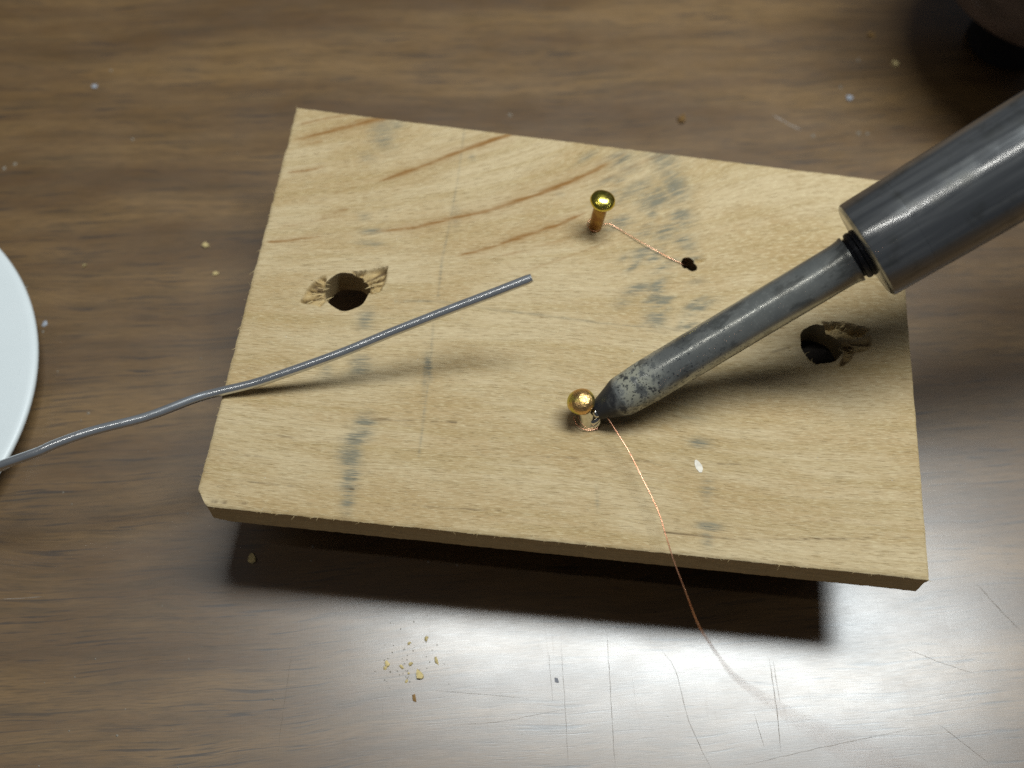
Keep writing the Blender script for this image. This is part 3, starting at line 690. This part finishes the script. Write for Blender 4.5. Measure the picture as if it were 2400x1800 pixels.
# ---------------------------------------------------------------- crumbs, flecks and dust
M_CRUMB = plain('wood_crumb', (0.55, 0.43, 0.20), 0.85, 0, 0.2, 0.25, 1.2, 0.1)
M_CRUMB_B = plain('brown_crumb', (0.26, 0.15, 0.055), 0.85, 0, 0.2, 0.25, 1.2, 0.1)
M_FLECK = plain('pale_fleck', (0.30, 0.32, 0.36), 0.6, 0, 0.4, 0.15, 1.2)
M_DARKC = plain('dark_fleck', (0.20, 0.20, 0.22), 0.6, 0.2, 0.4, 0.3, 1.2)
def lump(r, seed, flat=.6, elong=1.0, sub=1):
    bm = bmesh.new(); bmesh.ops.create_icosphere(bm, subdivisions=sub, radius=r * MM); rr = random.Random(seed)
    k = [Vector((rr.gauss(0, 1), rr.gauss(0, 1), rr.gauss(0, 1))).normalized() for _ in range(9)]; a = [rr.uniform(-.75, .75) for _ in k]
    for v in bm.verts:
        d = v.co.normalized(); s = max(.35, 1 + sum(ai * max(0, d.dot(ki)) ** 3 for ki, ai in zip(k, a)) + rr.uniform(-.30, .30))
        v.co = Vector((v.co.x * s * elong, v.co.y * s, max(-.35 * r * MM, v.co.z * s * flat)))
    zmin = min(v.co.z for v in bm.verts)
    for v in bm.verts: v.co.z -= zmin
    me = bpy.data.meshes.new('crumb'); bm.to_mesh(me); bm.free(); return me
def crumb(name, px, size, mat, label, group, flat=.6, elong=1.0, z=0.0, cat='crumb'):
    p = at(px[0], px[1], z); depth = (p - CAM) @ _f; r = size * depth / FPX / 2 * 0.82
    o = link(name, lump(r, int(px[0] * 7 + px[1]), flat, elong), mat, loc=(p[0], p[1], z + 0.005)); o.rotation_euler.z = (px[0] * 0.37) % 6.28
    return tag(o, label, cat, group)
G1 = 'wood crumbs scattered on the table'
crumb('wood_crumb', (985, 1584), 28, M_CRUMB, 'largest yellowish wood crumb on the bright glare in front of the board', G1, .7)
crumb('wood_crumb', (998, 1497), 15, M_CRUMB, 'round yellow wood crumb on the glare nearest the board shadow', G1)
crumb('wood_crumb', (592, 1308), 26, M_CRUMB, 'pale star-shaped crumb in the dark shadow under the board', G1, .6)
crumb('wood_crumb', (1598, 280), 26, M_CRUMB_B, 'brown crumb on the table behind the far edge of the board', G1, .9)
crumb('wood_crumb', (2040, 84), 24, M_CRUMB_B, 'orange-brown crumb on the far table near the vase', G1, .8)
crumb('wood_crumb', (2098, 150), 20, M_CRUMB, 'yellowish crumb between the vase and the iron barrel', G1, .8)
for px, s, lb in (((484, 577), 17, 'tiny pale crumb beside the far half of the board left edge, upper of two'), ((505, 642), 15, 'tiny pale crumb beside the far half of the board left edge, lower of two'),
                  ((198, 624), 15, 'tiny pale crumb alone near the far side of the white lid')):
    crumb('wood_crumb', px, s, M_CRUMB, lb, G1)
for px, s, e in (((905, 1556), 14, 1.5), ((1024, 1548), 12, 1.6), ((958, 1507), 9, 1), ((962, 1557), 11, 1), ((953, 1597), 9, 1.4), ((941, 1563), 9, 1.8), ((902, 1566), 10, 1.2), ((958, 1578), 8, 1)):
    crumb('wood_crumb', px, s, M_CRUMB, 'small sawdust crumb clustered near the largest crumb on the glare', G1, .5, e)
crumb('dark_fleck', (1304, 1593), 9, M_DARKC, 'small dark grey fleck alone on the white glare', None, .3, 1.9, cat='fleck')
crumb('dark_fleck', (973, 1637), 12, M_CRUMB_B, 'thin brown sliver below the largest crumb on the glare', None, .4, 2.0, cat='fleck')
crumb('pale_fleck', (106, 758), 17, M_FLECK, 'bluish-white fleck just right of the white lid', None, .35, 1.5, cat='fleck')
crumb('pale_fleck', (222, 204), 14, M_FLECK, 'bluish-white fleck alone on the table at the far left', None, .4, cat='fleck')
crumb('pale_fleck', (1990, 232), 16, M_FLECK, 'blurred pale fleck on the table above the iron barrel', None, .4, cat='fleck')
# thin white paint flake on the board
pf = at(1637, 1092, ZT)
V = [(-.22, -.85, 0), (.10, -.95, 0), (.38, -.55, 0), (.42, -.1, 0), (.25, .45, 0), (.02, .85, 0), (-.22, .80, 0), (-.40, .3, 0), (-.42, -.3, 0), (-.30, -.55, 0)]
V = [(x * math.cos(.35) - y * math.sin(.35), x * math.sin(.35) + y * math.cos(.35), 0) for x, y, z in V]; n = len(V)
F = [tuple(range(n, 2 * n)), tuple(reversed(range(n)))] + [(i, (i + 1) % n, n + (i + 1) % n, n + i) for i in range(n)]
o = link('paint_flake', mesh('paint_flake', V + [(x * .96, y * .96, .07 + .05 * math.sin(3 * x + y)) for x, y, z in V], F, False), plain('cream_paint', (0.66, 0.60, 0.50), 0.7), loc=(pf[0], pf[1], ZT + .02))
tag(o, 'small cream-white flake lying on the front right of the board', 'flake')
# dust too fine to count
V, F = [], []
def speck(p, r):
    i = len(V); a = random.uniform(0, 6.28)
    for j in range(4): V.append((p[0] + r * random.uniform(.6, 1.3) * math.cos(a + j * 1.57), p[1] + r * random.uniform(.6, 1.3) * math.sin(a + j * 1.57), p[2]))
    V.append((p[0], p[1], p[2] + r * 1.1))
    for j in range(4): F.append((i + j, i + (j + 1) % 4, i + 4))
for x, y, s in ((733, 1281, 10), (730, 1314, 8), (1004, 1317, 8), (1071, 1325, 8), (642, 1640, 9), (207, 968, 11), (190, 985, 7), (148, 1154, 8), (168, 1181, 7), (440, 1203, 8), (442, 1545, 7), (473, 1516, 5), (223, 1545, 8),
                (274, 1724, 10), (162, 1713, 8), (432, 1657, 6), (403, 1709, 5), (91, 1796, 9), (417, 1798, 8), (175, 1587, 6), (1970, 205, 16), (1905, 318, 15), (2012, 312, 15), (2034, 313, 13), (2012, 140, 12), (550, 1390, 7),
                (100, 778, 10), (62, 672, 8), (135, 870, 7), (470, 840, 8), (35, 385, 14), (10, 395, 14), (310, 327, 12), (260, 165, 10), (1195, 270, 14), (380, 1420, 5), (305, 1240, 5)):
    speck(at(x, y, 0.004), 0.7 * s * ((at(x, y, 0) - CAM) @ _f) / FPX / 2)
for _ in range(60):
    x, y = random.gauss(955, 38), random.gauss(1550, 34); speck(at(x, y, 0.004), random.choice([.05, .07, .09, .12]))
for _ in range(70):
    x, y = random.uniform(0, 2400), random.uniform(0, 1800); p = at(x, y, 0.004)
    speck(p, random.choice([.03, .04, .05, .06, .08]))
dust = link('dust', mesh('dust', V, F, False), plain('pale_dust', (0.30, 0.27, 0.22), 0.9, 0, 0.2), None)
dust['kind'] = 'stuff'; dust['label'] = 'fine pale dust specks sprinkled over the table'; dust['category'] = 'dust'
V, F = [], []
for _ in range(90):
    u, v = random.random(), random.random(); p = bil(np.array([u]), np.array([v]))[0]
    if all(np.hypot(*(p - c)) > r + .5 for c, r in HOLES): speck((p[0], p[1], ZT - .01), random.choice([.03, .04, .05, .07]))
dust2 = link('board_dust', mesh('board_dust', np.array(V) - ORG, F, False), plain('white_dust', (0.75, 0.73, 0.68), 0.9, 0, 0.2), board)
dust2['kind'] = 'stuff'
